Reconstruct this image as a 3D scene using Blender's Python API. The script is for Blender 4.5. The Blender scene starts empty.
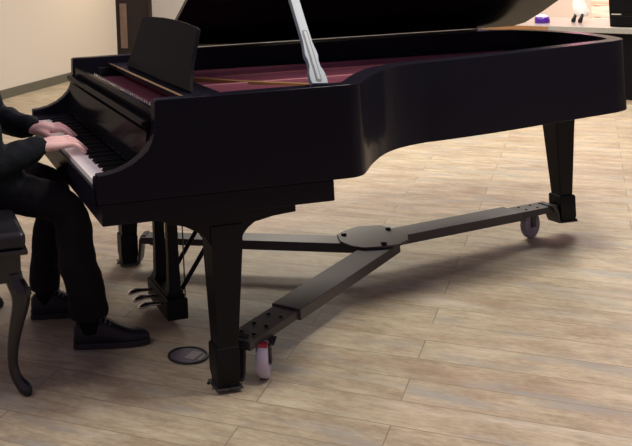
import bpy, bmesh, math, random
from mathutils import Vector, Matrix, Euler
random.seed(7)
S = bpy.context.scene
COL = S.collection
R = math.radians

# ------------------------------------------------------------------ materials
def mat(name, color, rough=0.5, metal=0.0, spec=0.5, coat=0.0, emit=None, estr=1.0, noise=0.0, nscale=40.0, bump=0.0):
    m = bpy.data.materials.new(name); m.use_nodes = True
    nt = m.node_tree; b = nt.nodes['Principled BSDF']
    b.inputs['Base Color'].default_value = (*color, 1)
    b.inputs['Roughness'].default_value = rough
    b.inputs['Metallic'].default_value = metal
    b.inputs['Specular IOR Level'].default_value = spec
    b.inputs['Coat Weight'].default_value = coat
    b.inputs['Coat Roughness'].default_value = 0.05
    if emit:
        b.inputs['Emission Color'].default_value = (*emit, 1); b.inputs['Emission Strength'].default_value = estr
    if noise or bump:
        tc = nt.nodes.new('ShaderNodeTexCoord'); n = nt.nodes.new('ShaderNodeTexNoise')
        n.inputs['Scale'].default_value = nscale; n.inputs['Detail'].default_value = 4
        nt.links.new(tc.outputs['Object'], n.inputs['Vector'])
        if noise:
            mx = nt.nodes.new('ShaderNodeMix'); mx.data_type = 'RGBA'
            mx.inputs[6].default_value = (*[c*(1-noise) for c in color], 1)
            mx.inputs[7].default_value = (*[min(1, c*(1+noise)) for c in color], 1)
            nt.links.new(n.outputs['Fac'], mx.inputs[0]); nt.links.new(mx.outputs[2], b.inputs['Base Color'])
        if bump:
            bp = nt.nodes.new('ShaderNodeBump'); bp.inputs['Strength'].default_value = bump; bp.inputs['Distance'].default_value = 0.004
            nt.links.new(n.outputs['Fac'], bp.inputs['Height']); nt.links.new(bp.outputs['Normal'], b.inputs['Normal'])
    return m

def lacquer(name, color, rough, k, ior=1.45):
    m = bpy.data.materials.new(name); m.use_nodes = True
    nt = m.node_tree; nt.nodes.remove(nt.nodes['Principled BSDF']); out = nt.nodes['Material Output']; L = nt.links
    d = nt.nodes.new('ShaderNodeBsdfDiffuse'); g = nt.nodes.new('ShaderNodeBsdfGlossy'); mx = nt.nodes.new('ShaderNodeMixShader')
    fr = nt.nodes.new('ShaderNodeFresnel'); fr.inputs['IOR'].default_value = ior
    mu = nt.nodes.new('ShaderNodeMath'); mu.operation = 'MULTIPLY'; mu.inputs[1].default_value = k
    tc = nt.nodes.new('ShaderNodeTexCoord'); n = nt.nodes.new('ShaderNodeTexNoise'); n.inputs['Scale'].default_value = 6
    mc = nt.nodes.new('ShaderNodeMix'); mc.data_type = 'RGBA'
    mc.inputs[6].default_value = (*[c*.88 for c in color], 1); mc.inputs[7].default_value = (*[c*1.12 for c in color], 1)
    L.new(tc.outputs['Object'], n.inputs['Vector']); L.new(n.outputs['Fac'], mc.inputs[0]); L.new(mc.outputs[2], d.inputs['Color'])
    g.inputs['Roughness'].default_value = rough; g.inputs['Color'].default_value = (1, 1, 1, 1)
    L.new(fr.outputs[0], mu.inputs[0]); L.new(mu.outputs[0], mx.inputs[0]); L.new(d.outputs[0], mx.inputs[1]); L.new(g.outputs[0], mx.inputs[2]); L.new(mx.outputs[0], out.inputs['Surface'])
    return m
M = {}
M['ebony'] = lacquer('black_piano_lacquer', (.0072, .0068, .0120), .2, .30)
M['deskblack'] = lacquer('black_desk_satin', (.012, .012, .014), .4, .10)
M['hinge'] = mat('aged_brass_hinge', (.10, .075, .05), .45, metal=.4, noise=.2)
M['satin'] = lacquer('black_satin', (.0085, .0085, .0100), .35, .32)
M['lidunder'] = mat('black_lid_lacquer', (.004, .004, .0045), .2, spec=.3, noise=.1, nscale=5)
M['ivory'] = mat('white_key_plastic', (.92, .91, .87), .22, noise=.03, nscale=30)
M['keyblack'] = lacquer('black_key', (.006, .006, .007), .3, .3)
M['brass'] = mat('brass', (.62, .44, .20), .28, metal=1, noise=.1)
M['silver'] = mat('polished_pedal_metal', (.75, .70, .62), .22, metal=1, noise=.08)
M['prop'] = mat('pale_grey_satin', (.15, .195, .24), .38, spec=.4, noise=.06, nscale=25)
M['plate'] = mat('pink_lit_iron', (.26, .075, .10), .45, metal=.15, noise=.12, nscale=12)  # iron frame, with the pink stage light put into its colour
M['pinpanel'] = mat('dark_maroon_iron', (.10, .032, .034), .5, noise=.25, nscale=30)
M['gilt'] = mat('golden_brown_maple', (.36, .20, .075), .4, noise=.2, nscale=10)
M['board'] = mat('pink_lit_soundboard', (.27, .070, .125), .5, noise=.18, nscale=9)  # wooden board, pink light on it mixed into the base colour
M['strings'] = mat('pink_lit_copper_strings', (.42, .14, .21), .35, metal=.5, noise=.1)  # string metal, tinted rose in place of the pink light
M['felt'] = mat('red_felt', (.25, .03, .05), .9, noise=.2, nscale=60)
M['truck'] = mat('charcoal_powder_coat', (.030, .028, .030), .5, noise=.15, nscale=60, bump=.1)
M['trucktop'] = mat('brown_grey_powder_coat', (.052, .045, .047), .45, noise=.12, nscale=60, bump=.08)
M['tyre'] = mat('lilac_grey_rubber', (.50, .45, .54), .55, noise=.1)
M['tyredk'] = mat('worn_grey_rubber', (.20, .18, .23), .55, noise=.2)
M['redpaint'] = mat('red_paint', (.35, .02, .04), .4, noise=.1)
M['bolt'] = mat('dark_bolt_steel', (.02, .02, .025), .35, metal=.6, noise=.1)
M['skin'] = mat('skin', (.92, .60, .54), .5, noise=.07, nscale=45, bump=.05)
M['jacket'] = mat('charcoal_suit_wool', (.0085, .0125, .0165), .8, spec=.2, noise=.25, nscale=90, bump=.25)
M['trouser'] = mat('black_trouser_wool', (.0065, .0055, .0085), .85, spec=.2, noise=.25, nscale=90, bump=.25)
M['shirt'] = mat('white_cotton', (.7, .7, .72), .8, noise=.05)
M['shoe'] = mat('black_shoe_leather', (.0105, .009, .014), .5, spec=.35, noise=.2, nscale=50, bump=.1)
M['sole'] = mat('dark_rubber_sole', (.014, .012, .018), .6, noise=.1)
M['lace'] = mat('grey_lace', (.22, .2, .2), .8, noise=.1)
M['sock'] = mat('black_sock', (.006, .006, .007), .95, spec=.1, noise=.2)
M['hair'] = mat('grey_brown_hair', (.10, .075, .055), .6, noise=.3, nscale=80)
M['eye'] = mat('eye_white', (.8, .8, .78), .2, noise=.02); M['iris'] = mat('dark_iris', (.03, .02, .015), .2, noise=.1)
M['lip'] = mat('lips', (.55, .22, .2), .5, noise=.05)
M['cushion'] = mat('black_leather', (.009, .009, .012), .42, spec=.4, noise=.15, nscale=40, bump=.15)
M['benchwood'] = mat('black_bench_lacquer', (.012, .0115, .014), .25, noise=.15)
M['coverring'] = mat('black_ring', (.012, .01, .012), .5, noise=.1)
M['coverplate'] = mat('dull_purple_grey_metal', (.11, .09, .125), .45, metal=.3, noise=.15, nscale=60)
M['coverflap'] = mat('light_grey_flap', (.25, .23, .225), .5, noise=.1, nscale=60)
M['baseboard'] = mat('olive_grey_vinyl', (.105, .098, .072), .6, noise=.08)
M['greywall'] = mat('pale_grey_paint', (.47, .45, .44), .85, noise=.03, nscale=8)
M['darkwood'] = mat('dark_brown_wood', (.030, .021, .016), .5, noise=.3, nscale=8)
M['tanpanel'] = mat('tan_door_panel', (.25, .17, .12), .5, noise=.3, nscale=12)
M['granite'] = mat('grey_granite', (.30, .29, .27), .25, noise=.35, nscale=120)
M['orangewood'] = mat('orange_wood', (.28, .14, .06), .3, noise=.2, nscale=15)
M['counterdark'] = lacquer('black_counter_panel', (.005, .0045, .006), .4, .2)
M['appliance'] = lacquer('black_appliance_steel', (.006, .0065, .0065), .3, .25)
M['chrome'] = mat('light_trim_strip', (.75, .72, .68), .25, metal=.6, noise=.03)
M['purple'] = mat('purple_plastic', (.05, .008, .22), .3, noise=.1, emit=(.25, .03, 1.0), estr=.03)
M['glow'] = mat('lit_violet_lens', (.8, .6, 1), .3, noise=.02, emit=(.85, .6, 1.0), estr=1.3)
M['porcelain'] = mat('white_glaze', (.85, .83, .80), .3, noise=.03)
M['toekick'] = mat('pale_kick_strip', (.7, .6, .5), .4, noise=.05)

def wall_mat():
    m = mat('warm_cream_paint', (.60, .545, .48), .85)
    nt = m.node_tree; b = nt.nodes['Principled BSDF']
    tc = nt.nodes.new('ShaderNodeTexCoord'); n = nt.nodes.new('ShaderNodeTexNoise'); n.inputs['Scale'].default_value = 90
    bp = nt.nodes.new('ShaderNodeBump'); bp.inputs['Strength'].default_value = .15; bp.inputs['Distance'].default_value = .002
    nt.links.new(tc.outputs['Object'], n.inputs['Vector']); nt.links.new(n.outputs['Fac'], bp.inputs['Height']); nt.links.new(bp.outputs['Normal'], b.inputs['Normal'])
    return m
M['fallboard'] = lacquer('black_fallboard_lacquer', (.0060, .0058, .0075), .12, .20)
M['cream'] = wall_mat()

def clad_mat():
    # stacked pale / peach timber cladding boards
    m = mat('peach_timber_cladding', (.8, .5, .35), .5)
    nt = m.node_tree; b = nt.nodes['Principled BSDF']
    tc = nt.nodes.new('ShaderNodeTexCoord'); mp = nt.nodes.new('ShaderNodeMapping'); mp.inputs['Scale'].default_value = (1.2, 1.2, 14)
    n = nt.nodes.new('ShaderNodeTexNoise'); n.inputs['Scale'].default_value = 1.3; n.inputs['Detail'].default_value = 3
    cr = nt.nodes.new('ShaderNodeValToRGB')
    cr.color_ramp.elements[0].position = .35; cr.color_ramp.elements[0].color = (.78, .40, .25, 1)
    cr.color_ramp.elements[1].position = .62; cr.color_ramp.elements[1].color = (.92, .80, .66, 1)
    nt.links.new(tc.outputs['Object'], mp.inputs[0]); nt.links.new(mp.outputs[0], n.inputs['Vector'])
    nt.links.new(n.outputs['Fac'], cr.inputs[0]); nt.links.new(cr.outputs[0], b.inputs['Base Color'])
    return m
M['cladding'] = clad_mat()

PLANK_ANG = R(-40)
def floor_mat():
    m = bpy.data.materials.new('weathered_oak_planks'); m.use_nodes = True
    nt = m.node_tree; L = nt.links; N = nt.nodes; b = N['Principled BSDF']
    tc = N.new('ShaderNodeTexCoord')
    mp = N.new('ShaderNodeMapping'); mp.inputs['Rotation'].default_value = (0, 0, -PLANK_ANG)
    mp.inputs['Location'].default_value = (.35, .078, 0)
    L.new(tc.outputs['Object'], mp.inputs[0])
    br = N.new('ShaderNodeTexBrick')
    br.inputs['Scale'].default_value = 1; br.inputs['Brick Width'].default_value = 1.22; br.inputs['Row Height'].default_value = .178
    br.inputs['Mortar Size'].default_value = .0022; br.inputs['Mortar Smooth'].default_value = .3; br.inputs['Bias'].default_value = 0
    br.offset = .37; br.offset_frequency = 2
    br.inputs['Color1'].default_value = (0, 0, 0, 1); br.inputs['Color2'].default_value = (1, 1, 1, 1); br.inputs['Mortar'].default_value = (.5, .5, .5, 1)
    L.new(mp.outputs[0], br.inputs['Vector'])
    # every plank reads its own piece of the wood pattern
    off = N.new('ShaderNodeVectorMath'); off.operation = 'MULTIPLY_ADD'; off.inputs[1].default_value = (7, 3, 5)
    L.new(br.outputs['Color'], off.inputs[0]); L.new(mp.outputs[0], off.inputs[2])
    def noise(scale, sc, detail, rough=.5, loc=(0, 0, 0), dist=0.0):
        a = N.new('ShaderNodeMapping'); a.inputs['Scale'].default_value = scale; a.inputs['Location'].default_value = loc
        L.new(off.outputs[0], a.inputs[0])
        n = N.new('ShaderNodeTexNoise'); n.inputs['Scale'].default_value = sc; n.inputs['Detail'].default_value = detail; n.inputs['Roughness'].default_value = rough; n.inputs['Distortion'].default_value = dist
        L.new(a.outputs[0], n.inputs['Vector']); return n.outputs['Fac']
    def math_(op, a, b, c=None):
        m_ = N.new('ShaderNodeMath'); m_.operation = op
        for k, v in enumerate((a, b, c)):
            if v is None: continue
            if isinstance(v, (int, float)): m_.inputs[k].default_value = v
            else: L.new(v, m_.inputs[k])
        return m_.outputs[0]
    grain = noise((2.4, 22, 1), 2.0, 8, .68, dist=.5)
    blot = noise((2.0, 4.6, 1), 2.2, 7, .66)
    fine = noise((6, 16, 1), 5.0, 5, .65, (2, 5, 0))
    g = math_('MULTIPLY_ADD', grain, .26, math_('MULTIPLY_ADD', blot, .62, math_('MULTIPLY_ADD', fine, .34, math_('MULTIPLY_ADD', br.outputs['Color'], .08, -.14))))
    ramp = N.new('ShaderNodeValToRGB'); e = ramp.color_ramp.elements
    e[0].position = .30; e[0].color = (.255, .192, .132, 1)
    e[1].position = .72; e[1].color = (.62, .545, .405, 1)
    for ps_, cl_ in ((.43, (.362, .290, .198, 1)), (.52, (.452, .377, .259, 1)), (.60, (.53, .455, .32, 1))):
        ramp.color_ramp.elements.new(ps_).color = cl_
    L.new(g, ramp.inputs[0])
    # grey-blue and rosy-brown weathered patches
    def patch(col_in, f, lo, hi, amt, color):
        pr = N.new('ShaderNodeMapRange'); pr.inputs[1].default_value = lo; pr.inputs[2].default_value = hi; pr.inputs[4].default_value = amt
        L.new(f, pr.inputs[0])
        x = N.new('ShaderNodeMix'); x.data_type = 'RGBA'; x.inputs[7].default_value = color
        L.new(pr.outputs[0], x.inputs[0]); L.new(col_in, x.inputs[6]); return x.outputs[2]
    c1 = patch(ramp.outputs[0], noise((1.1, 4.0, 1), 2.1, 6, .6, (3.1, 8.7, 0)), .52, .68, .75, (.33, .325, .295, 1))
    c2 = patch(c1, noise((1.0, 3.4, 1), 1.8, 6, .6, (11.3, 2.2, 0)), .53, .72, .60, (.37, .245, .170, 1))
    c3 = patch(c2, noise((1.3, 5.0, 1), 1.7, 6, .6, (21.3, 6.2, 0)), .56, .74, .5, (.64, .575, .475, 1))
    # seams
    ms2 = N.new('ShaderNodeMix'); ms2.data_type = 'RGBA'; ms2.inputs[7].default_value = (.10, .062, .04, 1)
    sf = N.new('ShaderNodeMath'); sf.operation = 'MULTIPLY'; sf.inputs[1].default_value = .6
    L.new(br.outputs['Fac'], sf.inputs[0]); L.new(sf.outputs[0], ms2.inputs[0])
    L.new(c3, ms2.inputs[6]); L.new(ms2.outputs[2], b.inputs['Base Color'])
    b.inputs['Roughness'].default_value = .5; b.inputs['Specular IOR Level'].default_value = .3
    bp = N.new('ShaderNodeBump'); bp.inputs['Strength'].default_value = .12; bp.inputs['Distance'].default_value = .003
    L.new(grain, bp.inputs['Height']); L.new(bp.outputs['Normal'], b.inputs['Normal'])
    return m
M['floor'] = floor_mat()

# ------------------------------------------------------------------ object helpers
WLOC = {}          # world translation of each object (parents are translated only)
def link(o, parent=None, loc=None):
    COL.objects.link(o)
    if loc is not None: o.location = loc
    if parent is not None:
        o.parent = parent
        o.matrix_parent_inverse = Matrix.Translation(-WLOC[parent.name])
    WLOC[o.name] = Vector(o.location)
    return o
def tag(o, label=None, cat=None, group=None, kind=None):
    if label: o['label'] = label
    if cat: o['category'] = cat
    if group: o['group'] = group
    if kind: o['kind'] = kind
    return o
def empty(name, loc, label, cat, group=None):
    o = bpy.data.objects.new(name, None); o.empty_display_size = .1
    link(o, None, Vector(loc)); return tag(o, label, cat, group)
def obj(name, bm, material, parent=None, bevel=0.0, smooth=40, seg=2, loc=None, rot=None, sub=0):
    bmesh.ops.recalc_face_normals(bm, faces=bm.faces[:])
    me = bpy.data.meshes.new(name); bm.to_mesh(me); bm.free()
    me.materials.append(material)
    for p in me.polygons: p.use_smooth = True
    me.set_sharp_from_angle(angle=R(smooth))
    o = bpy.data.objects.new(name, me)
    link(o, parent, Vector(loc) if loc is not None else None)
    if rot is not None: o.rotation_euler = rot
    if bevel:
        b = o.modifiers.new('bevel', 'BEVEL'); b.width = bevel; b.segments = seg; b.limit_method = 'ANGLE'; b.angle_limit = R(35); b.harden_normals = True
    if sub:
        s = o.modifiers.new('sub', 'SUBSURF'); s.levels = sub; s.render_levels = sub
    return o
def new(): return bmesh.new()
def box(bm, a, b, M4=None):
    v = [bm.verts.new((x, y, z)) for z in (a[2], b[2]) for y in (a[1], b[1]) for x in (a[0], b[0])]
    if M4 is not None:
        for q in v: q.co = M4 @ q.co
    for f in ((0, 1, 3, 2), (4, 6, 7, 5), (0, 4, 5, 1), (2, 3, 7, 6), (0, 2, 6, 4), (1, 5, 7, 3)): bm.faces.new([v[i] for i in f])
    return bm
def loft(bm, rings, cap=True, closed=True):
    V = [[bm.verts.new(p) for p in r] for r in rings]
    n = len(rings[0])
    for i in range(len(V)-1):
        for j in range(n if closed else n-1):
            k = (j+1) % n
            bm.faces.new((V[i][j], V[i][k], V[i+1][k], V[i+1][j]))
    if cap:
        bm.faces.new(V[0][::-1]); bm.faces.new(V[-1])
    return bm
def prism(bm, poly, fn, d0, d1):
    """poly: 2-D outline; fn(u,v,d)->3-D; extruded from d0 to d1"""
    return loft(bm, [[fn(u, v, d0) for u, v in poly], [fn(u, v, d1) for u, v in poly]])
def tube(bm, pts, radii, n=12, sx=1.0, up=Vector((0, 0, 1))):
    pts = [Vector(p) for p in pts]
    if not hasattr(radii, '__len__'): radii = [radii]*len(pts)
    rings = []; a = None
    for i, p in enumerate(pts):
        t = (pts[min(i+1, len(pts)-1)] - pts[max(i-1, 0)]).normalized()
        if a is None:
            a = t.cross(up)
            if a.length < .2: a = t.cross(Vector((1, 0, 0)))
        else: a = a - t*a.dot(t)                     # carry the frame along
        a.normalize(); b = a.cross(t)
        rings.append([p + radii[i]*(math.cos(2*math.pi*k/n)*a*sx + math.sin(2*math.pi*k/n)*b) for k in range(n)])
    return loft(bm, rings)
def lathe(bm, prof, c=(0, 0, 0), axis='z', n=32):
    c = Vector(c); rings = []
    for r, h in prof:
        ring = []
        for k in range(n):
            a = 2*math.pi*k/n; x, y = r*math.cos(a), r*math.sin(a)
            ring.append(c + (Vector((x, y, h)) if axis == 'z' else Vector((h, x, y)) if axis == 'x' else Vector((x, h, y))))
        rings.append(ring)
    return loft(bm, rings)
def cr_spline(P, n=8):
    P = [Vector(p) for p in P]; out = []
    for i in range(len(P)-1):
        p0, p1, p2, p3 = P[max(i-1, 0)], P[i], P[i+1], P[min(i+2, len(P)-1)]
        for k in range(n):
            t = k/n
            out.append(.5*((2*p1)+(p2-p0)*t+(2*p0-5*p1+4*p2-p3)*t*t+(3*p1-p0-3*p2+p3)*t**3))
    out.append(P[-1]); return out
def offset_path(P, d):
    out = []
    for i, p in enumerate(P):
        t = (P[min(i+1, len(P)-1)] - P[max(i-1, 0)]); t.normalize()
        out.append(Vector((p.x - t.y*d, p.y + t.x*d)))
    return out

# ------------------------------------------------------------------ camera
cam_d = bpy.data.cameras.new('camera'); cam = bpy.data.objects.new('camera', cam_d); COL.objects.link(cam)
cam.location = (-.64298, -3.12618, 1.53406); cam.rotation_euler = (1.58953, .0433443, -.2443231)   # the photo is a lower right crop of a level shot
cam_d.sensor_width = 36; cam_d.lens = 945.125*36/632; cam_d.shift_x = 186.376/632; cam_d.shift_y = -283.341/632; cam_d.clip_start = .05; cam_d.clip_end = 100
S.camera = cam

# ------------------------------------------------------------------ setting
bm = new(); box(bm, (-7, -7, -.05), (13, 15, 0)); tag(obj('floor', bm, M['floor']), kind='structure')
# cream wall at the left, running away at an angle
wu = Vector((.643, .766, 0)); wn = Vector((-.766, .643, 0)); w0 = Vector((.452, 7.552, 0))
def wpt(t, d, z): return w0 + wu*t + wn*d + Vector((0, 0, z))
bm = new(); loft(bm, [[wpt(-6, 0, 0), wpt(2.95, 0, 0), wpt(2.95, .2, 0), wpt(-6, .2, 0)], [wpt(-6, 0, 3.4), wpt(2.95, 0, 3.4), wpt(2.95, .2, 3.4), wpt(-6, .2, 3.4)]])
tag(obj('wall_left', bm, M['cream']), kind='structure')
bm = new(); loft(bm, [[wpt(-6, -.014, 0), wpt(2.96, -.014, 0), wpt(2.96, 0, 0), wpt(-6, 0, 0)], [wpt(-6, -.014, .10), wpt(2.96, -.014, .10), wpt(2.96, 0, .105), wpt(-6, 0, .105)]])
tag(obj('baseboard_left', bm, M['baseboard']), kind='structure')
# wall behind (dark doorway, then pale grey wall)
bo = Vector((2.3, 10.6, 0)); bu = Vector((.766, -.643, 0)).normalized(); bn = Vector((bu.y*-1, bu.x, 0))
def bpt(t, d, z): return bo + bu*t + bn*d + Vector((0, 0, z))
def bslab(t0, t1, d0, d1, z0, z1):
    bm = new(); loft(bm, [[bpt(t0, d0, z0), bpt(t1, d0, z0), bpt(t1, d1, z0), bpt(t0, d1, z0)], [bpt(t0, d0, z1), bpt(t1, d0, z1), bpt(t1, d1, z1), bpt(t0, d1, z1)]]); return bm
tag(obj('wall_back', bslab(.84, 5.2, 0, .2, 0, 3.4), M['greywall']), kind='structure')
d1 = tag(obj('door_1', bslab(-.6, .79, .06, .11, 0, 2.3), M['darkwood']), kind='structure')
obj('door_panel', bslab(.29, .40, .045, .06, .20, .86), M['tanpanel'], d1, bevel=.004)
obj('door_frame', bslab(.785, .84, -.02, .2, 0, 2.4), M['darkwood'], d1, bevel=.004)
# peach-lit wall behind the counter
co = Vector((5.552, 4.521, 0)) + Vector((.899, .439, 0))*2.6; cu = Vector((.439, -.899, 0)); cn = Vector((.899, .439, 0))
def cpt(t, d, z): return co + cu*t + cn*d + Vector((0, 0, z))
bm = new(); loft(bm, [[cpt(-2.2, 0, 0), cpt(7, 0, 0), cpt(7, .2, 0), cpt(-2.2, .2, 0)], [cpt(-2.2, 0, 3.4), cpt(7, 0, 3.4), cpt(7, .2, 3.4), cpt(-2.2, .2, 3.4)]])
tag(obj('wall_right', bm, M['cream']), kind='structure')

# ------------------------------------------------------------------ counter and the things on it
ko = Vector((5.552, 4.521, -.072)); ku = Vector((.439, -.899, 0)).normalized(); kn = Vector((.899, .439, 0)).normalized()
def kpt(t, d, z): return ko + ku*t + kn*d + Vector((0, 0, z))
def kslab(t0, t1, d0, d1, z0, z1, bm=None):
    bm = bm or new(); loft(bm, [[kpt(t0, d0, z0), kpt(t1, d0, z0), kpt(t1, d1, z0), kpt(t0, d1, z0)], [kpt(t0, d0, z1), kpt(t1, d0, z1), kpt(t1, d1, z1), kpt(t0, d1, z1)]]); return bm
counter = empty('service_counter', kpt(.5, .4, .072), 'long black service counter with a grey stone top behind the piano tail', 'counter')
obj('body', kslab(-.9, 2.4, 05e-2, .95, .112, .718), M['counterdark'], counter, bevel=.004)
obj('worktop', kslab(-.95, 2.45, 0, 1.0, .718, .772), M['granite'], counter, bevel=.005)
tag(obj('edge_trim', kslab(-.93, -.26, -.008, .001, .722, .768), M['orangewood'], counter, bevel=.002), 'orange wood trim on the end of the counter edge')
obj('kick_strip', kslab(-.9, 2.4, .075, .09, .072, .112), M['toekick'], counter)
for t in (.75, 1.6):
    obj('panel_joint', kslab(t, t+.012, .044, .06, .13, .71), M['appliance'], counter)

lp = kpt(-.46, .30, .7725)
puck = empty('lamp', lp, 'small glowing purple lamp on the counter beyond the piano lid', 'lamp')
bm = new(); lathe(bm, [(.066, 0), (.072, .012), (.070, .045), (.060, .062), (.055, .064)], lp); obj('housing', bm, M['purple'], puck)
bm = new(); lathe(bm, [(.052, .062), (.05, .072), (.03, .08), (.004, .083)], lp); obj('lens', bm, M['glow'], puck)

fp = kpt(-.17, .47, .7725)
fig = empty('figurine', fp, 'white draped figurine with two dark feet standing on the counter', 'figurine')
bm = new()
rg = []
for h, w, dx in ((.06, .045, .03), (.10, .07, .025), (.16, .062, .01), (.24, .05, .0), (.32, .058, .0), (.38, .045, .0), (.42, .02, 0), (.45, .035, 0), (.50, .03, 0), (.52, .008, 0)):
    rg.append([fp + ku*(w*math.cos(a)*(1+.12*math.cos(5*a)) + dx) + kn*(w*.7*math.sin(a)) + Vector((0, 0, h)) for a in [2*math.pi*k/20 for k in range(20)]])
loft(bm, rg); obj('body', bm, M['porcelain'], fig)
for t, dd in ((-.05, -.02), (.03, -.05)):
    bm = new(); q = fp + ku*t + kn*dd
    tube(bm, [q + Vector((0, 0, .001)), q + Vector((0, 0, .018)), q + ku*.015 + Vector((0, 0, .05)), q + ku*.02 + kn*.03 + Vector((0, 0, .10))], [.018, .022, .016, .012], 10)
    obj('foot', bm, M['bolt'], fig)

oven = empty('counter_appliance', kpt(.8, .35, .772), 'black boxy appliance with a thin light strip standing on the counter', 'appliance')
obj('housing', kslab(.29, 1.26, .07, .65, .774, 1.14), M['appliance'], oven, bevel=.008)
obj('trim_strip', kslab(.315, .40, .060, .071, .886, .896), M['chrome'], oven)
obj('drawer_front', kslab(.31, 1.24, .062, .07, .79, .875), M['counterdark'], oven, bevel=.003)
obj('front_door', kslab(.31, 1.24, .062, .07, .915, 1.11), M['counterdark'], oven, bevel=.003)
bm = new(); tube(bm, [kpt(.45, .04, 1.07), kpt(1.1, .04, 1.07)], .01, 10); obj('handle', bm, M['appliance'], oven)
for t in (.47, 1.08):
    bm = new(); tube(bm, [kpt(t, .04, 1.07), kpt(t, .064, 1.07)], .007, 8); obj('handle_bracket', bm, M['appliance'], oven)

clad = empty('shelf_rack', kpt(.0, 1.35, .072), 'tall rack of peach timber boards against the wall beyond the counter', 'rack')
for k in range(7):
    z0 = .40 + k*.12
    obj('board', kslab(-.42, .50, 1.30, 1.33, z0, z0+.112), M['cladding'], clad, bevel=.004)
for t in (-.41, .43):
    obj('post', kslab(t, t+.05, 1.33, 1.38, .072, 1.24), M['orangewood'], clad)

# ------------------------------------------------------------------ grand piano
PIANO = empty('grand_piano', (1.40, .8, 0), 'black concert grand piano with its lid propped wide open', 'piano')
W = 1.580
ZR, ZB, ZK = 1.0426, .7065, .631
arm = [(-.006, .803), (.03, .806), (.07, .814), (.115, .832), (.15, .856), (.172, .878), (.187, .90), (.197, .93), (.2005, .965), (.2015, 1.0), (.2025, ZR-.004), (.212, ZR)]
curve = [(.905, 0), (.945, .004), (.985, .026), (1.03, .08), (1.075, .14), (1.13, .205), (1.195, .275), (1.265, .335), (1.36, .39), (1.48, .428), (1.60, .442), (1.89, .488), (2.255, .568), (2.517, .624), (2.655, .660), (2.735, .715), (2.79, .845), (2.812, .97), (2.816, 1.08), (2.793, 1.24), (2.735, 1.39), (2.64, 1.495), (2.52, 1.532), (2.40, 1.545)]
def spine(x): return W if x < .8 else W + .006 - .0315*max(0, x-1.2) if x > 1.2 else W + .006*(x-.8)/.4
cv = cr_spline([Vector(p) for p in curve], 6)
path = [Vector((x, 0)) for x, z in arm] + [Vector((x, 0)) for x in (.35, .5, .7, .8, .86)] + cv + [Vector((x, spine(x))) for x in (2.25, 2.0, 1.6, 1.2, .8, .5, .35)] + [Vector((x, W)) for x, z in arm[::-1]]
ztop = [z for x, z in arm] + [ZR]*(len(path)-2*len(arm)) + [z for x, z in arm[::-1]]
inner = []
off_pts = offset_path(path, 1.0)
for p, q in zip(path, off_pts):
    t = .056 if p.x < .30 else .056 + .016*min(1, (p.x-.30)/.2)
    inner.append(p + (q-p)*t)
rings = []
for p, q, z in zip(path, inner, ztop):
    rings.append([Vector((p.x, p.y, ZB)), Vector((p.x, p.y, z)), Vector((q.x, q.y, z)), Vector((q.x, q.y, ZB))])
bm = new(); loft(bm, rings)
obj('rim', bm, M['ebony'], PIANO, bevel=.004, smooth=30)
INN = [q for p, q in zip(path, inner) if p.x > .30]          # inner outline behind the pin block
# keybed
bm = new(); box(bm, (.004, .006, ZK), (.857, W-.006, ZB-.0005)); obj('keybed', bm, M['ebony'], PIANO, bevel=.004)
bm = new(); box(bm, (-.014, .057, .697), (-.002, W-.057, .752)); obj('keyslip', bm, M['ebony'], PIANO, bevel=.003)
for y0, y1 in ((.057, .126), (W-.166, W-.057)):
    bm = new(); box(bm, (.0, y0, ZB), (.166, y1, .779)); obj('key_block', bm, M['ebony'], PIANO, bevel=.004)
# bottom boards under the case
bm = new(); loft(bm, [[Vector((p.x, p.y, z)) for p in INN] for z in (.698, .714)]); obj('bottom_panel', bm, M['satin'], PIANO)
# keyboard
y_hi, y_lo = W-.168, .128
kw = (y_hi-y_lo)/52
bm = new(); box(bm, (-.080, -kw/2+.0006, -.03), (.080, kw/2-.0006, 0)); wk = obj('white_key', bm, M['ivory'], PIANO, bevel=.0012, loc=(.078, y_hi-kw/2, .770))
bm = new(); loft(bm, [[Vector((-.052, -.0055, 0)), Vector((.052, -.0055, 0)), Vector((.052, .0055, 0)), Vector((-.052, .0055, 0))], [Vector((-.044, -.0042, .0115)), Vector((.052, -.0042, .0115)), Vector((.052, .0042, .0115)), Vector((-.044, .0042, .0115))]])
bk = obj('black_key', bm, M['keyblack'], PIANO, bevel=.001, loc=(.106, y_hi-kw, .7695))
firstb = True
def cp(o, loc):
    c = o.copy(); COL.objects.link(c); c.location = loc; c.parent = o.parent; c.matrix_parent_inverse = o.matrix_parent_inverse.copy(); return c
for i in range(52):
    y = y_hi - kw*(i+.5)
    if i: cp(wk, (.078, y, .770))
    if 'ABCDEFG'[i % 7] in 'ACDFG' and i < 51:
        if i: cp(bk, (.106, y-kw/2, .7695))
# fallboard, stretcher, pin block
fb = [(u+.005, v-.004) for u, v in ((.164, .779), (.162, .80), (.170, .85), (.176, .90), (.178, .930), (.170, .942), (.162, .953), (.164, .964), (.176, .969), (.192, .967), (.196, .95), (.196, .779))]
bm = new(); prism(bm, fb, lambda u, v, d: Vector((u, d, v)), .058, W-.058); obj('fallboard', bm, M['fallboard'], PIANO, bevel=.0015, smooth=50)
bm = new(); box(bm, (.207, .0565, .90), (.230, W-.0565, 1.0)); obj('stretcher', bm, M['fallboard'], PIANO, bevel=.003)
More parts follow.
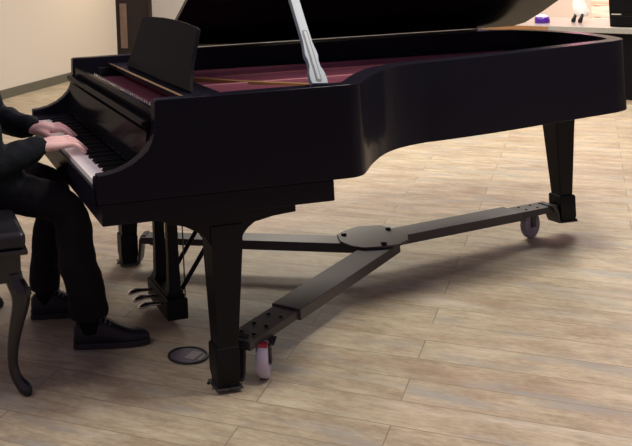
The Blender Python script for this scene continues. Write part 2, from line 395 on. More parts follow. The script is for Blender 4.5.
# soundboard + plate
bm = new(); loft(bm, [[Vector((p.x, p.y, z)) for p in INN] for z in (.885, .900)]); obj('soundboard', bm, M['board'], PIANO)
def inset_path(d): return [p + (q-p)*(.056+.016+d) for p, q in zip(path, off_pts) if p.x > .40]
outl = inset_path(.001); inl = inset_path(.075)
bm = new()
loft(bm, [[Vector((p.x, p.y, .90)), Vector((p.x, p.y, .932)), Vector((q.x, q.y, .926)), Vector((q.x, q.y, .90))] for p, q in zip(outl, inl)])
plate = obj('iron_plate', bm, M['plate'], PIANO, bevel=.004)
for (a, b) in (((.46, 1.36), (2.45, 1.38)), ((.46, 1.10), (2.64, 1.18)), ((.46, .84), (2.62, .92)), ((.46, .52), (1.75, .66)), ((.46, .27), (1.22, .50))):
    a, b = Vector(a), Vector(b); t = (b-a).normalized(); n = Vector((-t.y, t.x))*.017
    bm = new(); loft(bm, [[Vector((*(a-n), .925)), Vector((*(a+n), .925)), Vector((*(a+n*.6), .962)), Vector((*(a-n*.6), .962))], [Vector((*(b-n), .915)), Vector((*(b+n), .915)), Vector((*(b+n*.6), .940)), Vector((*(b-n*.6), .940))]])
    obj('plate_strut', bm, M['plate'], PIANO, bevel=.004)
bm = new(); pb_ = [(.54, 1.26), (.663, 1.106), (.838, .880), (1.05, .70), (1.18, .55)]
pbv = [Vector((x, y, 0)) for x, y in pb_]
prof_ = []
for i_, p in enumerate(pbv):
    t = (pbv[min(i_+1, 4)] - pbv[max(i_-1, 0)]).normalized(); n = Vector((-t.y, t.x, 0))*(.020 - .0025*i_)
    prof_.append([p - n + Vector((0, 0, .901)), p + n + Vector((0, 0, .901)), p + n*.7 + Vector((0, 0, .972 - .005*i_)), p - n*.7 + Vector((0, 0, .972 - .005*i_))])
loft(bm, prof_); tag(obj('treble_bridge', bm, M['gilt'], PIANO, bevel=.003), 'golden brown diagonal bridge')
bm = new(); box(bm, (.236, .076, .905), (.47, W-.076, .940)); tag(obj('pin_panel', bm, M['pinpanel'], PIANO, bevel=.003), 'dark maroon panel around the tuning pins')
bm = new()
def inside_x(y, lo=.6):
    best = lo
    for i in range(len(INN)-1):
        p, q = INN[i], INN[i+1]
        if (p.y-y)*(q.y-y) <= 0 and abs(p.y-q.y) > 1e-6:
            x = p.x + (q.x-p.x)*(y-p.y)/(q.y-p.y); best = max(best, x)
    return best
for k in range(110):
    y = .13 + k*(1.33/109)
    ye = min(1.40, max(.12, y + .10*(y/1.4)))
    x1 = inside_x(ye) - .09
    if x1 < .7: continue
    a, b = Vector((.30, y)), Vector((x1, ye)); t = (b-a).normalized(); n = Vector((-t.y, t.x))*.0022
    loft(bm, [[Vector((*(a-n), .945)), Vector((*(a+n), .945)), Vector((*(a+n), .949)), Vector((*(a-n), .949))], [Vector((*(b-n), .935)), Vector((*(b+n), .935)), Vector((*(b+n), .939)), Vector((*(b-n), .939))]])
tag(obj('strings', bm, M['strings'], PIANO), kind='stuff')
bm = new()
for k in range(72):
    for r in range(3):
        x, y = .25 + r*.022 + (k % 2)*.006, .11 + k*.0192
        lathe(bm, [(.0042, 0), (.0042, .028), (.0025, .031)], (x, y, .939), n=6)
tag(obj('tuning_pins', bm, M['silver'], PIANO), 'rows of small bright tuning pins', kind='stuff')
bm = new(); box(bm, (.445, .09, .939), (.452, W-.09, .955)); tag(obj('felt_strip', bm, M['felt'], PIANO), 'dark red felt strip')
# damper blocks
bm = new(); box(bm, (-.055, -.005, 0), (.0, .005, .022)); box(bm, (-.05, -.001, .0), (-.045, .001, .03))
dmp = obj('damper', bm, M['satin'], PIANO, loc=(.62, .16, .9505))
for k in range(1, 60): cp(dmp, (.62, .16 + k*.0205, .9505))
# music shelf and desk
bm = new()
sh = [(.372, .082), (.46, .082), (.51, .10), (.532, .16), (.537, .30), (.537, W-.30), (.532, W-.16), (.51, W-.10), (.46, W-.082), (.372, W-.082)]
loft(bm, [[Vector((x, y, .992)) for x, y in sh], [Vector((x, y, 1.010)) for x, y in sh]]); obj('music_shelf', bm, M['ebony'], PIANO, bevel=.003)
for y in (.10, W-.10):
    bm = new(); box(bm, (.32, y-.015, .941), (.52, y+.015, .993)); obj('shelf_rail', bm, M['satin'], PIANO)
bm = new(); tube(bm, [(.376, .10, 1.011), (.376, W-.10, 1.011)], .0045, 8); tag(obj('shelf_edge_highlight', bm, M['brass'], PIANO), 'highlight along the music shelf edge, made as a brass strip')  # thin tube modelled in place of the golden highlight on the shelf edge
half = [(.500, 0), (.486, .025), (.468, .055), (.450, .095), (.440, .14), (.433, .185), (.426, .235), (.423, .247), (.39, .254), (.25, .262), (.08, .267)]
dk = [(.812-u, v) for u, v in half] + [(.812+u, v) for u, v in half[::-1]]
tx, tz = math.sin(R(16)), math.cos(R(16))
bm = new(); prism(bm, dk, lambda u, v, d: Vector((.424 + v*tx + d*tz, u, 1.0105 + v*tz*.965 - d*tx + .005)), 0, .016)
obj('music_desk', bm, M['deskblack'], PIANO, bevel=.003)
for y in (.80, 1.15):
    bm = new(); tube(bm, [(.488, y, 1.17), (.525, y, 1.013)], .006, 8); obj('desk_strut', bm, M['satin'], PIANO)
# lid : flat outline (x, s) hinged along the bass side and swung up
TH = R(36); LA = Vector((.8, 1.592, 1.052)); LE = Vector((.9995, -.0315, 0)); LN = Vector((-.0315, -.9995, 0))
LU = LN*math.cos(TH) + Vector((0, 0, math.sin(TH))); LD = LE.cross(LU); LD = LD if LD.z > 0 else -LD
def lidpt(x, s, d): return LA + LE*(x-.8) + LU*s + LD*d
def slid(p): return (LA.y - .0315*(p.x-.8)) - p.y
HY = 1.592
lido = [(.685, 0), (.745, .55), (.745, HY+.012), (.905, HY+.012)] + [(p.x + .065*max(0, min(1, (p.x-2.45)/.25)), slid(p)+.012) for p in cv[1:] if p.y < 1.10] + [(2.905, .40), (2.880, .256), (2.836, .135), (2.785, .032), (2.72, 0)]
bm = new(); prism(bm, lido, lidpt, 0, .024); lid = obj('lid', bm, M['lidunder'], PIANO, bevel=.004, smooth=30)
bm = new(); prism(bm, [(.765, .03), (.765, HY), (.90, HY), (.98, HY-.02), (1.04, HY-.08), (1.09, HY-.15), (1.15, HY-.22), (1.15, .03)], lidpt, .0255, .046); obj('lid_flap', bm, M['ebony'], lid, bevel=.003)
bm = new(); tube(bm, [(.72, W-.006, ZR+.0045), (1.3, W-.002, ZR+.0045), (2.50, 1.537, ZR+.0045)], .0048, 8); tag(obj('lid_hinge', bm, M['hinge'], PIANO), 'brass hinge along the far side of the rim')
# lid prop with a slot
pa = Vector((.826, .026, ZR+.002)); pb = Vector((.888, .630, 1.765)); pt = (pb-pa); PL = pt.length; pt.normalize()
px = Vector((1, 0, 0)); px = (px - pt*px.dot(pt)).normalized(); pn = px.cross(pt)      # pn faces the viewer / up
if pn.y > 0: pn = -pn
def ppt(u, v, d): return pa + px*u + pt*v + pn*d
prof = [(-.031, 0), (-.034, .02), (-.031, .05), (-.023, .075), (-.022, .10), (-.027, .125), (-.024, .15), (-.020, .18), (-.019, .26), (-.019, .34), (-.018, PL), (.018, PL), (.019, .34), (.019, .26), (.020, .18), (.024, .15), (.027, .125), (.022, .10), (.023, .075), (.031, .05), (.034, .02), (.031, 0)]
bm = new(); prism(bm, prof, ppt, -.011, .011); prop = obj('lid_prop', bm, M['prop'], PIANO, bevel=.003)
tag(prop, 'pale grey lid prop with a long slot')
sl = [(-.0055, .022), (-.004, .016), (.004, .016), (.0055, .022), (.0055, .222), (.004, .229), (-.004, .229), (-.0055, .222)]
bm = new(); prism(bm, [(u*1.9, .1225+(v-.1225)*1.06) for u, v in sl], ppt, .0112, .0128); obj('slot_rim', bm, M['bolt'], prop)
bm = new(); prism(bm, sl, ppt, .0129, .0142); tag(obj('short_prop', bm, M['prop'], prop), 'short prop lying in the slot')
bm = new(); lathe(bm, [(.02, 0), (.022, .004), (.016, .007)], (2.05, W-.13, .945)); obj('bass_knob', bm, M['brass'], PIANO)
# legs
def leg_poly(): return [(.200, ZK-.0002), (.200, .626), (.238, .612), (.300, .593), (.340, .572), (.372, .545), (.392, .515), (.505, .515), (.508, .535), (.514, .548), (.532, .567), (.556, .583), (.630, .597), (.714, .603), (.714, ZK-.0002)]
for y0, y1, s in ((.022, .130, 1), (W-.130, W-.022, -1)):
    bm = new()
    prism(bm, leg_poly(), lambda u, v, d: Vector((u, d, v)), y0+.006, y1-.006)      # arched bracket
    yc = (y0+y1)/2                                                                  # tapered square leg
    loft(bm, [[Vector((x0, yc-h, z)), Vector((x1, yc-h, z)), Vector((x1, yc+h, z)), Vector((x0, yc+h, z))] for x0, x1, h, z in ((.390, .508, .055, .585), (.391, .506, .054, .515), (.402, .478, .040, .155))])
    lg = obj('leg', bm, M['satin'], PIANO, bevel=.005, smooth=25)
    bm = new(); loft(bm, [[Vector((.437-h, yc-h, z)), Vector((.437+h, yc-h, z)), Vector((.437+h, yc+h, z)), Vector((.437-h, yc+h, z))] for h, z in ((.0405, .157), (.0435, .150), (.0435, .062), (.039, .034), (.039, .0185))])
    ft = obj('foot', bm, M['satin'], lg, bevel=.003)
# tail leg
bm = new(); cx, cy = 2.690, 1.150
loft(bm, [[Vector((cx-h, cy-h, z)), Vector((cx+h, cy-h, z)), Vector((cx+h, cy+h, z)), Vector((cx-h, cy+h, z))] for h, z in ((.082, .6975), (.082, .675), (.066, .640), (.059, .61), (.055, .55), (.037, .205))])
lg = obj('leg', bm, M['satin'], PIANO, bevel=.005, smooth=25)
bm = new(); loft(bm, [[Vector((cx-h, cy-h, z)), Vector((cx+h, cy-h, z)), Vector((cx+h, cy+h, z)), Vector((cx-h, cy+h, z))] for h, z in ((.042, .206), (.046, .198), (.046, .10), (.042, .078), (.042, .0745))])
obj('foot', bm, M['satin'], lg, bevel=.003)
# lyre
LYY = (.690, .895)
for y in LYY:
    bm = new(); loft(bm, [[Vector((.436-a, y-a*.9, z)), Vector((.436+a, y-a*.9, z)), Vector((.436+a, y+a*.9, z)), Vector((.436-a, y+a*.9, z))] for a, z in ((.034, ZK-.0002), (.030, .595), (.0235, .55), (.0225, .30), (.026, .155), (.034, .140), (.034, .125))])
    obj('lyre_post', bm, M['satin'], PIANO, bevel=.004)
bm = new(); box(bm, (.390, .635, .036), (.480, .950, .122)); obj('pedal_box', bm, M['satin'], PIANO, bevel=.006)
bm = new(); box(bm, (.398, .655, .1215), (.472, .93, .134)); obj('lyre_cap', bm, M['satin'], PIANO, bevel=.003)
for y in (.705, .792, .880):
    bm = new()
    tube(bm, [(.41, y, .088), (.38, y, .090), (.335, y, .092), (.315, y, .090), (.292, y, .085), (.284, y, .081)], [.006, .007, .0085, .0105, .0095, .004], 12, sx=1.7)
    tag(obj('pedal', bm, M['silver'], PIANO), 'bright metal pedal')
    bm = new(); tube(bm, [(.489, y, .10), (.489, y, ZK-.0005)], .003, 8); tag(obj('pedal_rod', bm, M['hinge'], PIANO), 'thin brass pedal rod')
for y in (.700, .870):
    bm = new(); tube(bm, [(.468, y, .130), (.56, y-.01, .270), (.80, y-.03, ZK-.0005)], .0095, 10); obj('lyre_brace', bm, M['satin'], PIANO)

# ------------------------------------------------------------------ piano dolly (three-armed truck)
D = empty('piano_dolly', (1.49, .96, 0), 'low three armed steel dolly carrying the piano legs', 'dolly')
hub = [(1.358, 1.050), (1.422, 1.094), (1.511, 1.131), (1.618, 1.105), (1.650, 1.018), (1.660, .927), (1.626, .858), (1.552, .804), (1.475, .803), (1.382, .817), (1.340, .860), (1.323, .945)]
bm = new(); loft(bm, [[Vector((x, y, .162)) for x, y in hub], [Vector((x, y, .172)) for x, y in hub]]); hp = obj('hub_plate', bm, M['trucktop'], D, bevel=.002)
for x, y in ((1.380, 1.022), (1.613, 1.023), (1.485, .832)):
    bm = new(); lathe(bm, [(.014, .172), (.014, .180), (.010, .183)], (x, y, 0), n=6); obj('bolt', bm, M['bolt'], hp)
def arm_(a, b, mid, w0_, w1_):
    a, b = Vector(a), Vector(b); t = (b-a).normalized(); n = Vector((-t.y, t.x)); m = a + t*mid
    def bar(p, q, w, z0, z1):
        bm = new(); loft(bm, [[Vector((*(p-n*w), z0)), Vector((*(p+n*w), z0)), Vector((*(p+n*w), z1)), Vector((*(p-n*w), z1))], [Vector((*(q-n*w), z0)), Vector((*(q+n*w), z0)), Vector((*(q+n*w), z1)), Vector((*(q-n*w), z1))]]); return bm
    o = obj('arm', bar(a, m, w0_, .118, .1615), M['trucktop'], D, bevel=.003)
    o2 = obj('arm_extension', bar(m - t*.12, b, w1_, .124, .1555), M['truck'], D, bevel=.002)
    L = (b-m).length
    for f in (.25, .55, .8):
        for s in (-.5, .5):
            p = m + t*L*f + n*w1_*s
            bm = new(); lathe(bm, [(.007, .1555), (.007, .159), (.004, .161)], (p.x, p.y, 0), n=8); obj('screw', bm, M['bolt'], o2)
    return t, n
arm_((1.54, .90), (.495, .094), .965, .063, .052)
arm_((1.46, .94), (.505, 1.455), .75, .062, .050)
arm_((1.52, .985), (2.635, 1.172), .87, .064, .050)
def cup(c, h, z0, z1, d):
    c = Vector(c); bm = new()
    box(bm, (c.x-h, c.y-h, z0), (c.x+h, c.y+h, z0+.006))
    o = obj('leg_cup', bm, M['truck'], D, bevel=.002)
    d = Vector(d).normalized(); n = Vector((-d.y, d.x))
    # riser from the cup up to the arm
    bm = new()
    def P(u, v, w): q = c + d*u + n*v; return Vector((q.x, q.y, w))
    pr = [(h*.9, z0+.0005), (h*1.25, z0+.0005), (h*1.45, z0+.02), (h*1.55, z0+.06), (h*1.7, .135), (h*2.1, .1535), (h*2.1, .162), (h*1.6, .158), (h*1.38, .135), (h*1.28, z0+.06), (h*1.15, z0+.012), (h*.9, z0+.007)]
    loft(bm, [[P(u, -.04, w) for u, w in pr], [P(u, .04, w) for u, w in pr]])
    obj('riser', bm, M['truck'], o, bevel=.001)
    for s in (-1, 1):
        q = c - d*(h*.8) + n*(h*.9)*s
        bm = new(); lathe(bm, [(.006, z0+.006), (.006, z0+.012), (.004, z0+.014)], (q.x, q.y, 0), n=8); obj('cup_bolt', bm, M['bolt'], o)
cup((.437, .076), .050, .012, .15, (.8, .62))
cup((.437, W-.076), .050, .012, .15, (.88, -.48))
cup((cx, cy), .050, .068, .19, (-1, -.12))
def caster(c, ang, tyre, r=.064, w=.030, top=.124, red=False):
    c = Vector(c)
    rotz = Euler((0, 0, ang)); 
    bm = new(); lathe(bm, [(r*.62, -w/2), (r*.93, -w/2), (r, -w*.3), (r, w*.3), (r*.93, w/2), (r*.62, w/2)], axis='x', n=36)
    wh = obj('wheel', bm, tyre, D, loc=(c.x, c.y, r+.0005), rot=rotz, smooth=50)
    bm = new(); lathe(bm, [(r*.60, -w*.42), (r*.60, w*.42)], axis='x', n=28); lathe(bm, [(.012, -w*.75), (.014, -w*.6), (.014, w*.6), (.012, w*.75)], axis='x', n=12)
    hb = bm
    me_o = obj('wheel_hub', hb, M['bolt'], None, loc=(c.x, c.y, r+.0005), rot=rotz)
    me_o.parent = D; me_o.matrix_parent_inverse = Matrix.Translation(-WLOC[D.name])
    q = Matrix.Rotation(ang, 4, 'Z')
    bm = new()
    for s in (-1, 1):
        prism(bm, [(-.018, r-.012), (.018, r-.012), (.030, top-.008), (-.014, top-.008)], lambda u, v, d: c.to_3d() + q @ Vector((d, u, v)) if False else Vector((c.x, c.y, 0)) + q @ Vector((d, u, v)), s*(w/2+.004), s*(w/2+.007))
    box(bm, (-w/2-.007, -.02, top-.010), (w/2+.007, .034, top-.004), Matrix.Translation((c.x, c.y, 0)) @ q)
    box(bm, (-.04, -.01, top-.004), (.04, .07, top), Matrix.Translation((c.x, c.y, 0)) @ q)
    fk = obj('fork', bm, M['truck'], D, bevel=.001)
    if red:
        bm = new(); box(bm, (-w/2, -.034, top-.006), (w/2, .0, top+.006), Matrix.Translation((c.x, c.y, 0)) @ q); tag(obj('brake_tab', bm, M['redpaint'], fk, bevel=.003), 'red brake tab')
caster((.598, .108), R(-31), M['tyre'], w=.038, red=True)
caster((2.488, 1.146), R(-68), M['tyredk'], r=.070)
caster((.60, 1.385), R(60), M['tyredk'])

# ------------------------------------------------------------------ piano bench
B = empty('piano_bench', (-.43, .71, 0), 'black piano bench with curved legs under the seated person', 'bench')
bx0, bx1, by0, by1 = -.665, -.226, .235, 1.185
bm = new(); box(bm, (bx0, by0, .515), (bx1, by1, .580)); obj('seat_cushion', bm, M['cushion'], B, bevel=.024, seg=4)
bm = new(); box(bm, (bx0-.004, by0-.004, .500), (bx1+.004, by1+.004, .518)); obj('seat_frame', bm, M['benchwood'], B, bevel=.004)
bm = new(); box(bm, (bx0+.02, by0+.02, .400), (bx1-.02, by1-.02, .502)); obj('apron', bm, M['benchwood'], B, bevel=.004)
for sx_, sy_ in ((1, -1), (1, 1), (-1, -1), (-1, 1)):
    x = bx1-.035 if sx_ > 0 else bx0+.035; y = by0+.035 if sy_ < 0 else by1-.035
    dv = Vector((sx_, sy_*.55, 0)).normalized()
    pts, rad = [], []
    for z, o_, r_ in ((.43, -.012, .030), (.40, -.008, .032), (.37, .008, .035), (.34, .013, .034), (.30, .006, .030), (.24, -.010, .0255), (.17, -.024, .021), (.11, -.028, .0185), (.07, -.020, .0185), (.045, -.006, .020), (.025, .012, .024), (.010, .020, .022), (.001, .018, .014)):
        pts.append(Vector((x, y, z)) + dv*o_); rad.append(r_)
    ps = cr_spline(pts, 3); rs = [rad[min(int(i/3), len(rad)-1)]*(1-(i % 3)/3) + rad[min(int(i/3)+1, len(rad)-1)]*((i % 3)/3) for i in range(len(ps))]
    ps = [Vector((p.x, p.y, max(p.z, .001))) for p in ps]
    bm = new(); tube(bm, ps, rs, 14, up=Vector((0, 1, 0))); lgb = obj('leg', bm, M['benchwood'], B)
    bm = new(); c = Vector((x, y, .355)) + dv*.034
    for k in range(5):
        a = (k-2)*.5
        t2 = Vector((-dv.y, dv.x, 0))
        tube(bm, [c + dv*.006 + t2*.022*math.sin(a) + Vector((0, 0, .022)), c + dv*.011 + t2*.016*math.sin(a), c + t2*.005*math.sin(a) + Vector((0, 0, -.03)) - dv*.004], [.003, .0045, .002], 6)
    obj('knee_carving', bm, M['benchwood'], lgb)

# ------------------------------------------------------------------ person at the keyboard
def remesh(bm, name, material, parent, vox, smooth_it=4, disp=0.0, dscale=.08):
    bmesh.ops.recalc_face_normals(bm, faces=bm.faces[:])
    me = bpy.data.meshes.new('tmp'); bm.to_mesh(me); bm.free()
    o = bpy.data.objects.new('tmp', me); COL.objects.link(o)
    r = o.modifiers.new('r', 'REMESH'); r.mode = 'VOXEL'; r.voxel_size = vox
    s = o.modifiers.new('s', 'SMOOTH'); s.iterations = smooth_it; s.factor = .5
    if disp:
        tx_ = bpy.data.textures.new('folds', 'CLOUDS'); tx_.noise_scale = dscale
        d = o.modifiers.new('d', 'DISPLACE'); d.texture = tx_; d.strength = disp; d.mid_level = .5
    dg = bpy.context.evaluated_depsgraph_get(); dg.update()
    m2 = bpy.data.meshes.new_from_object(o.evaluated_get(dg)); m2.name = name
    bpy.data.objects.remove(o)
    m2.materials.clear(); m2.materials.append(material)
    for p in m2.polygons: p.use_smooth = True
    ob = bpy.data.objects.new(name, m2); link(ob, parent); return ob
def ball(bm, c, r, sc=(1, 1, 1), rot=None):
    Mx = Matrix.Translation(Vector(c)) @ (rot.to_4x4() if rot else Matrix.Identity(4)) @ Matrix.Diagonal((r*sc[0], r*sc[1], r*sc[2], 1))
    bmesh.ops.create_uvsphere(bm, u_segments=20, v_segments=12, radius=1, matrix=Mx)
def chain(bm, pr, n=16, sub=3, end=True):
    """tapered limb through (point, radius): rings with round ends"""
    P = cr_spline([p for p, r in pr], sub) if sub > 1 else [Vector(p) for p, r in pr]
    rr = [r for p, r in pr]; rad = []
    for i in range(len(P)):
        k, f = divmod(i, sub); rad.append(rr[k] if k >= len(rr)-1 else rr[k]*(1-f/sub)+rr[k+1]*f/sub)
    tube(bm, P, rad, n)
    ball(bm, P[0], rad[0])
    if end: ball(bm, P[-1], rad[-1])

PS = empty('person', (-.42, .78, 0), 'person in a dark suit seated at the keyboard with both hands on the keys', 'person')
hipz = .685
SH_R, SH_L = Vector((-.395, .570, 1.125)), Vector((-.372, .985, 1.125))
EL_R, EL_L = Vector((-.298, .520, .785)), Vector((-.222, 1.110, .868))
WR_R, WR_L = Vector((-.116, .566, .812)), Vector((-.102, .928, .824))
bm = new()
# torso, neck, head
ball(bm, (-.44, .79, .72), .15, (.85, 1.12, .75)); ball(bm, (-.42, .79, .88), .15, (.78, 1.0, 1.0)); ball(bm, (-.40, .79, 1.04), .16, (.75, 1.08, .95))
chain(bm, [(SH_R, .055), ((-.395, .79, 1.14), .075), (SH_L, .055)])
chain(bm, [((-.395, .79, 1.14), .065), ((-.405, .79, 1.23), .056), ((-.43, .79, 1.29), .055)])
HC = Vector((-.435, .79, 1.375)); hr = Euler((0, R(10), 0)).to_matrix()
def H(p): return HC + hr @ (Vector(p)*1.08)
ball(bm, H((-.012, 0, .035)), .106, (1.0, .80, .95), hr); ball(bm, H((.022, 0, -.035)), .081, (.95, .82, 1.15), hr); ball(bm, H((.045, 0, -.085)), .036, (1, 1.05, .8), hr)
chain(bm, [(H((.088, 0, .012)), .011), (H((.108, 0, -.018)), .013), (H((.112, 0, -.028)), .013)], 10)
ball(bm, H((.098, .013, -.032)), .009); ball(bm, H((.098, -.013, -.032)), .009)
for s in (-1, 1):
    ball(bm, H((-.01, s*.081, -.005)), .030, (.62, .32, 1.0), hr)
    ball(bm, H((.074, s*.032, .030)), .017, (.7, 1.3, .5), hr)
ball(bm, H((.086, 0, -.058)), .012, (.6, 1.9, .5), hr); ball(bm, H((.084, 0, -.068)), .012, (.6, 1.7, .5), hr)
# legs inside the trousers
RK, LK = Vector((-.012, .585, .555)), Vector((-.005, .930, .555))
RA, LANK = Vector((.052, .580, .115)), Vector((-.068, .960, .115))
for hip, k, a in ((Vector((-.42, .70, .67)), RK, RA), (Vector((-.42, .88, .67)), LK, LANK)):
    chain(bm, [(hip, .078), ((hip+k)/2, .068), (k, .050), ((k*2+a)/3, .050), ((k+a*2)/3, .040), (a, .030)])
# arms
for s_, e_, w_ in ((SH_R, EL_R, WR_R), (SH_L, EL_L, WR_L)):
    chain(bm, [(s_, .050), ((s_+e_)/2, .044), (e_, .038), ((e_*2+w_)/3, .038), ((e_+w_*2)/3, .032), (w_, .025)])
# hands
def hand(w, f, side, lift=0.0, roll=0.0):
    f = Vector(f).normalized(); sdir = Vector((-f.y, f.x, 0))*side       # towards the thumb
    up = Vector((0, 0, 1)); z0 = w.z
    def P(a, b, z): return w + f*a + sdir*b + Vector((0, 0, z - z0))
    kz = .819 + lift
    ball(bm, P(0, 0, z0), .028, (1, 1.1, .85))
    for b in (.038, .013, -.013, -.038):                                # metacarpals
        r_ = .8 if b < -.03 else 1
        chain(bm, [(P(.0, b*.45, z0-.003), .0215), (P(.050, b*.85, z0+.003-roll*b*.9), .019*r_), (P(.096, b, kz-roll*b), .0142*r_)], 12)
    ball(bm, P(.054, .004, z0-.005), .038, (1.1, 1.15, .50), Matrix.Rotation(math.atan2(f.y, f.x), 3, 'Z'))
    tipz = .7785
    for b, L_, bb in ((.038, .086, .066), (.013, .098, .024), (-.013, .091, -.022), (-.038, .070, -.066)):
        kk = kz - roll*b
        chain(bm, [(P(.094, b, kk), .0125), (P(.094+L_*.46, (b+bb)/2, kk+.001), .0108), (P(.094+L_*.80, bb*.97, (kk*.40+tipz*.60)+.003), .0092), (P(.094+L_, bb, tipz+.0015), .0072)], 12)
    chain(bm, [(P(.018, .024, z0-.010), .0185), (P(.050, .052, z0-.016), .0148), (P(.080, .068, .792), .0115), (P(.104, .073, .7798), .0090)], 12)
hand(WR_R, (.985, .16, 0), 1, -.003, -.15)
hand(WR_L, (.985, -.10, 0), -1, -.003, .08)
body = remesh(bm, 'body', M['skin'], PS, .0038, 3)
# face details and hair
for s in (-1, 1):
    bm = new(); ball(bm, H((.076, s*.032, .016)), .0125); e_ = obj('eye', bm, M['eye'], PS)
    bm = new(); ball(bm, H((.0855, s*.032, .014)), .0055, (.7, 1, 1)); obj('iris', bm, M['iris'], e_)
bm = new(); ball(bm, H((.0925, 0, -.060)), .010, (.5, 2.2, .35), hr); ball(bm, H((.091, 0, -.066)), .010, (.5, 2.0, .4), hr); obj('lips', bm, M['lip'], PS)
bm = new()
ball(bm, H((-.022, 0, .048)), .110, (1.0, .84, .92), hr); ball(bm, H((-.045, 0, -.010)), .086, (.75, .92, 1.0), hr)
obj('hair', bm, M['hair'], PS, smooth=80)
# trousers
bm = new()
ball(bm, (-.43, .79, .700), .160, (.90, 1.14, .72))
chain(bm, [((-.42, .695, .668), .092), ((-.24, .64, .632), .087), ((-.08, .595, .588), .076), (RK + Vector((.005, 0, -.015)), .068), (RK + Vector((.018, -.003, -.10)), .073), (RK + Vector((.028, -.003, -.22)), .075), ((.037, .580, .255), .077), ((.050, .580, .180), .079), ((.057, .580, .128), .080)], 20, end=False)
chain(bm, [((-.42, .885, .668), .092), ((-.23, .92, .632), .086), ((-.06, .935, .588), .074), (LK + Vector((.0, 0, -.02)), .066), (LK + Vector((-.02, .01, -.12)), .068), ((-.052, .945, .30), .066), ((-.060, .955, .20), .066), ((-.066, .960, .120), .067)], 20, end=False)
tr = remesh(bm, 'trousers', M['trouser'], PS, .008, 5, disp=.018, dscale=.09)
# jacket: torso, skirt over the lap, sleeves
bm = new()
ball(bm, (-.41, .79, 1.035), .185, (.80, 1.12, .95)); ball(bm, (-.415, .79, .88), .170, (.80, 1.08, 1.05)); ball(bm, (-.430, .79, .735), .178, (.84, 1.12, .80))
chain(bm, [(SH_R + Vector((0, .01, 0)), .072), ((-.40, .79, 1.14), .085), (SH_L + Vector((0, -.01, 0)), .072)])
# front panels lying on the thighs
chain(bm, [((-.36, .63, .86), .085), ((-.315, .60, .76), .085), ((-.245, .605, .69), .078), ((-.225, .615, .645), .066)])
chain(bm, [((-.36, .94, .86), .085), ((-.315, .96, .76), .080), ((-.245, .95, .69), .070)])
def sleeve(s_, e_, w_, dz=0):
    d = (w_-e_).normalized(); end = w_ - d*.012
    chain(bm, [(s_, .078), (s_*.55+e_*.45, .070), (e_ + Vector((-.012, 0, -.005)), .063), (e_*.62+w_*.38 + Vector((0, 0, -.012)), .060), (e_*.3+w_*.7 + Vector((0, 0, -.010)), .052), (end - d*.02 + Vector((0, 0, -.004)), .050), (end, .046)], 18)
sleeve(SH_R, EL_R, WR_R); sleeve(SH_L, EL_L, WR_L)
jk = remesh(bm, 'jacket', M['jacket'], PS, .008, 5, disp=.016, dscale=.07)
bm = new(); lathe(bm, [(.060, 1.225), (.064, 1.21), (.075, 1.185), (.07, 1.18), (.056, 1.222)], (-.405, .79, -.01)); obj('shirt_collar', bm, M['shirt'], PS)
# shoes
def shoe(heel, toe, name='shoe'):
    heel, toe = Vector(heel), Vector(toe); f = (toe-heel); Ls = f.length; f.normalize(); n = Vector((-f.y, f.x, 0))
    def P(u, v, w): return heel + f*u*Ls + n*v + Vector((0, 0, w))
    st = [(0.0, .026, .082), (.04, .033, .098), (.12, .036, .108), (.24, .038, .118), (.36, .040, .116), (.48, .043, .100), (.60, .046, .082), (.74, .046, .065), (.86, .040, .058), (.95, .028, .049), (1.0, .012, .038)]
    bm = new(); rings = []
    for u, w_, h in st:
        ring = []
        for k in range(20):
            a = 2*math.pi*k/20; c_, s_ = math.cos(a), math.sin(a)
            ring.append(P(u, w_*math.copysign(abs(c_)**.75, c_), .020 + (h-.020)*max(0, s_)**.8 if s_ > 0 else .020 - .006*abs(s_)))
        rings.append(ring)
    loft(bm, rings); sh_ = obj(name, bm, M['shoe'], PS, smooth=60)
    bm = new(); rings = []
    for u, w_, h in st: rings.append([P(u*1.02-.012, (w_+.005)*s, z) for s, z in ((-1, .002), (1, .002), (1.02, .024), (-1.02, .024))])
    loft(bm, rings); obj('sole', bm, M['sole'], sh_, bevel=.003)
    bm = new()
    for i in range(4):
        u = .36 + i*.06; h = .117 - i*.0105
        tube(bm, [P(u, -.028, h-.008), P(u+.01, 0, h+.003), P(u+.02, .028, h-.008)], .0032, 6)
    c = P(.35, 0, .122)
    for s in (-1, 1):
        tube(bm, [c, c + n*s*.02 + Vector((0, 0, .012)), c + n*s*.038 + f*.012 + Vector((0, 0, .004)), c + n*s*.022 + f*.014 + Vector((0, 0, -.004))], .003, 6)
    tag(obj('laces', bm, M['lace'], sh_), 'grey tied shoe laces')
shoe((-.006, .610, 0), (.288, .555, 0)); shoe((-.125, .975, 0), (.160, .940, 0))
for a_, k_ in ((RA, RK), (LANK, LK)):
    u_ = (k_-a_)
    bm = new(); tube(bm, [a_ + Vector((.004, .012, -.05)), a_ + Vector((.002, .004, 0)), a_ + u_*.16, a_ + u_*.34], [.040, .041, .045, .048], 14); obj('sock', bm, M['sock'], PS)

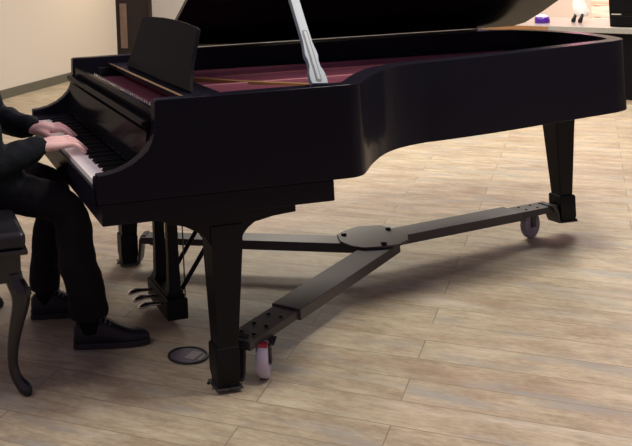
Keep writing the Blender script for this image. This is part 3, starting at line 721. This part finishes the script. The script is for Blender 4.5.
# ------------------------------------------------------------------ floor outlet cover
OC = Vector((.392, .374, 0))
F = empty('floor_outlet', OC, 'round floor outlet cover with a black ring beside the piano leg', 'outlet')
bm = new(); lathe(bm, [(.079, .0005), (.078, .006), (.072, .0075), (.067, .0055), (.066, .0005)], OC, n=48); obj('ring', bm, M['coverring'], F)
bm = new(); lathe(bm, [(.0665, .0006), (.0665, .004)], OC, n=48); obj('plate', bm, M['coverplate'], F)
q = Matrix.Translation(OC + Vector((.018, -.012, 0))) @ Matrix.Rotation(R(42), 4, 'Z')
bm = new(); box(bm, (-.036, -.022, .004), (.036, .022, .0062), q); tag(obj('flap', bm, M['coverflap'], F, bevel=.001), 'light grey hinged flap')
q = Matrix.Translation(OC + Vector((.042, -.038, 0))) @ Matrix.Rotation(R(42), 4, 'Z')
bm = new(); box(bm, (-.026, -.009, .004), (.026, .006, .0058), q); tag(obj('flap', bm, M['coverflap'], F, bevel=.001), 'narrow light grey flap')

# ------------------------------------------------------------------ light
def area(name, loc, tgt, size, power, color, sy=None):
    l = bpy.data.lights.new(name, 'AREA'); l.energy = power; l.color = color; l.size = size
    if sy: l.shape = 'RECTANGLE'; l.size_y = sy
    o = bpy.data.objects.new(name, l); COL.objects.link(o); o.location = loc
    o.rotation_euler = (Vector(tgt)-Vector(loc)).to_track_quat('-Z', 'Y').to_euler(); return o
area('ceiling_lamp', (2.2, -.12, 3.4), (2.2, -.12, 0), .75, 108, (1, .94, .84))
area('ceiling_lamp', (5.0, 3.6, 3.4), (5.0, 3.6, 0), 1.3, 132, (1, .94, .80))
area('ceiling_lamp', (2.6, 4.6, 3.4), (2.6, 4.6, 0), 1.3, 112, (1, .93, .78))
area('ceiling_lamp', (-2.4, .2, 3.4), (-2.4, .2, 0), 1.3, 58, (1, .92, .86))
area('ceiling_lamp', (3.8, 7.2, 3.4), (3.8, 7.2, 0), 1.3, 70, (1, .92, .77))
area('wall_washer', (2.25, 8.65, 2.1), (1.72, 9.1, 1.15), .3, 11, (1, .80, .46))
area('counter_lamp', (6.4, 5.4, 2.2), (7.3, 5.7, .6), .6, 60, (1, .68, .54))
area('counter_lamp', (5.9, 4.9, 1.7), (5.95, 4.75, .6), .25, 7, (1, .30, .50))
area('stage_lamp', (1.7, 1.3, 3.4), (1.7, 1.3, 0), .5, 14, (1, .42, .68))
w = bpy.data.worlds.new('room_ambience'); S.world = w; w.use_nodes = True
w.node_tree.nodes['Background'].inputs[0].default_value = (.90, .70, .94, 1); w.node_tree.nodes['Background'].inputs[1].default_value = .26

S.view_settings.view_transform = 'Standard'; S.view_settings.look = 'None'; S.view_settings.gamma = 1; S.view_settings.use_curve_mapping = False
S.view_settings.exposure = 0.0
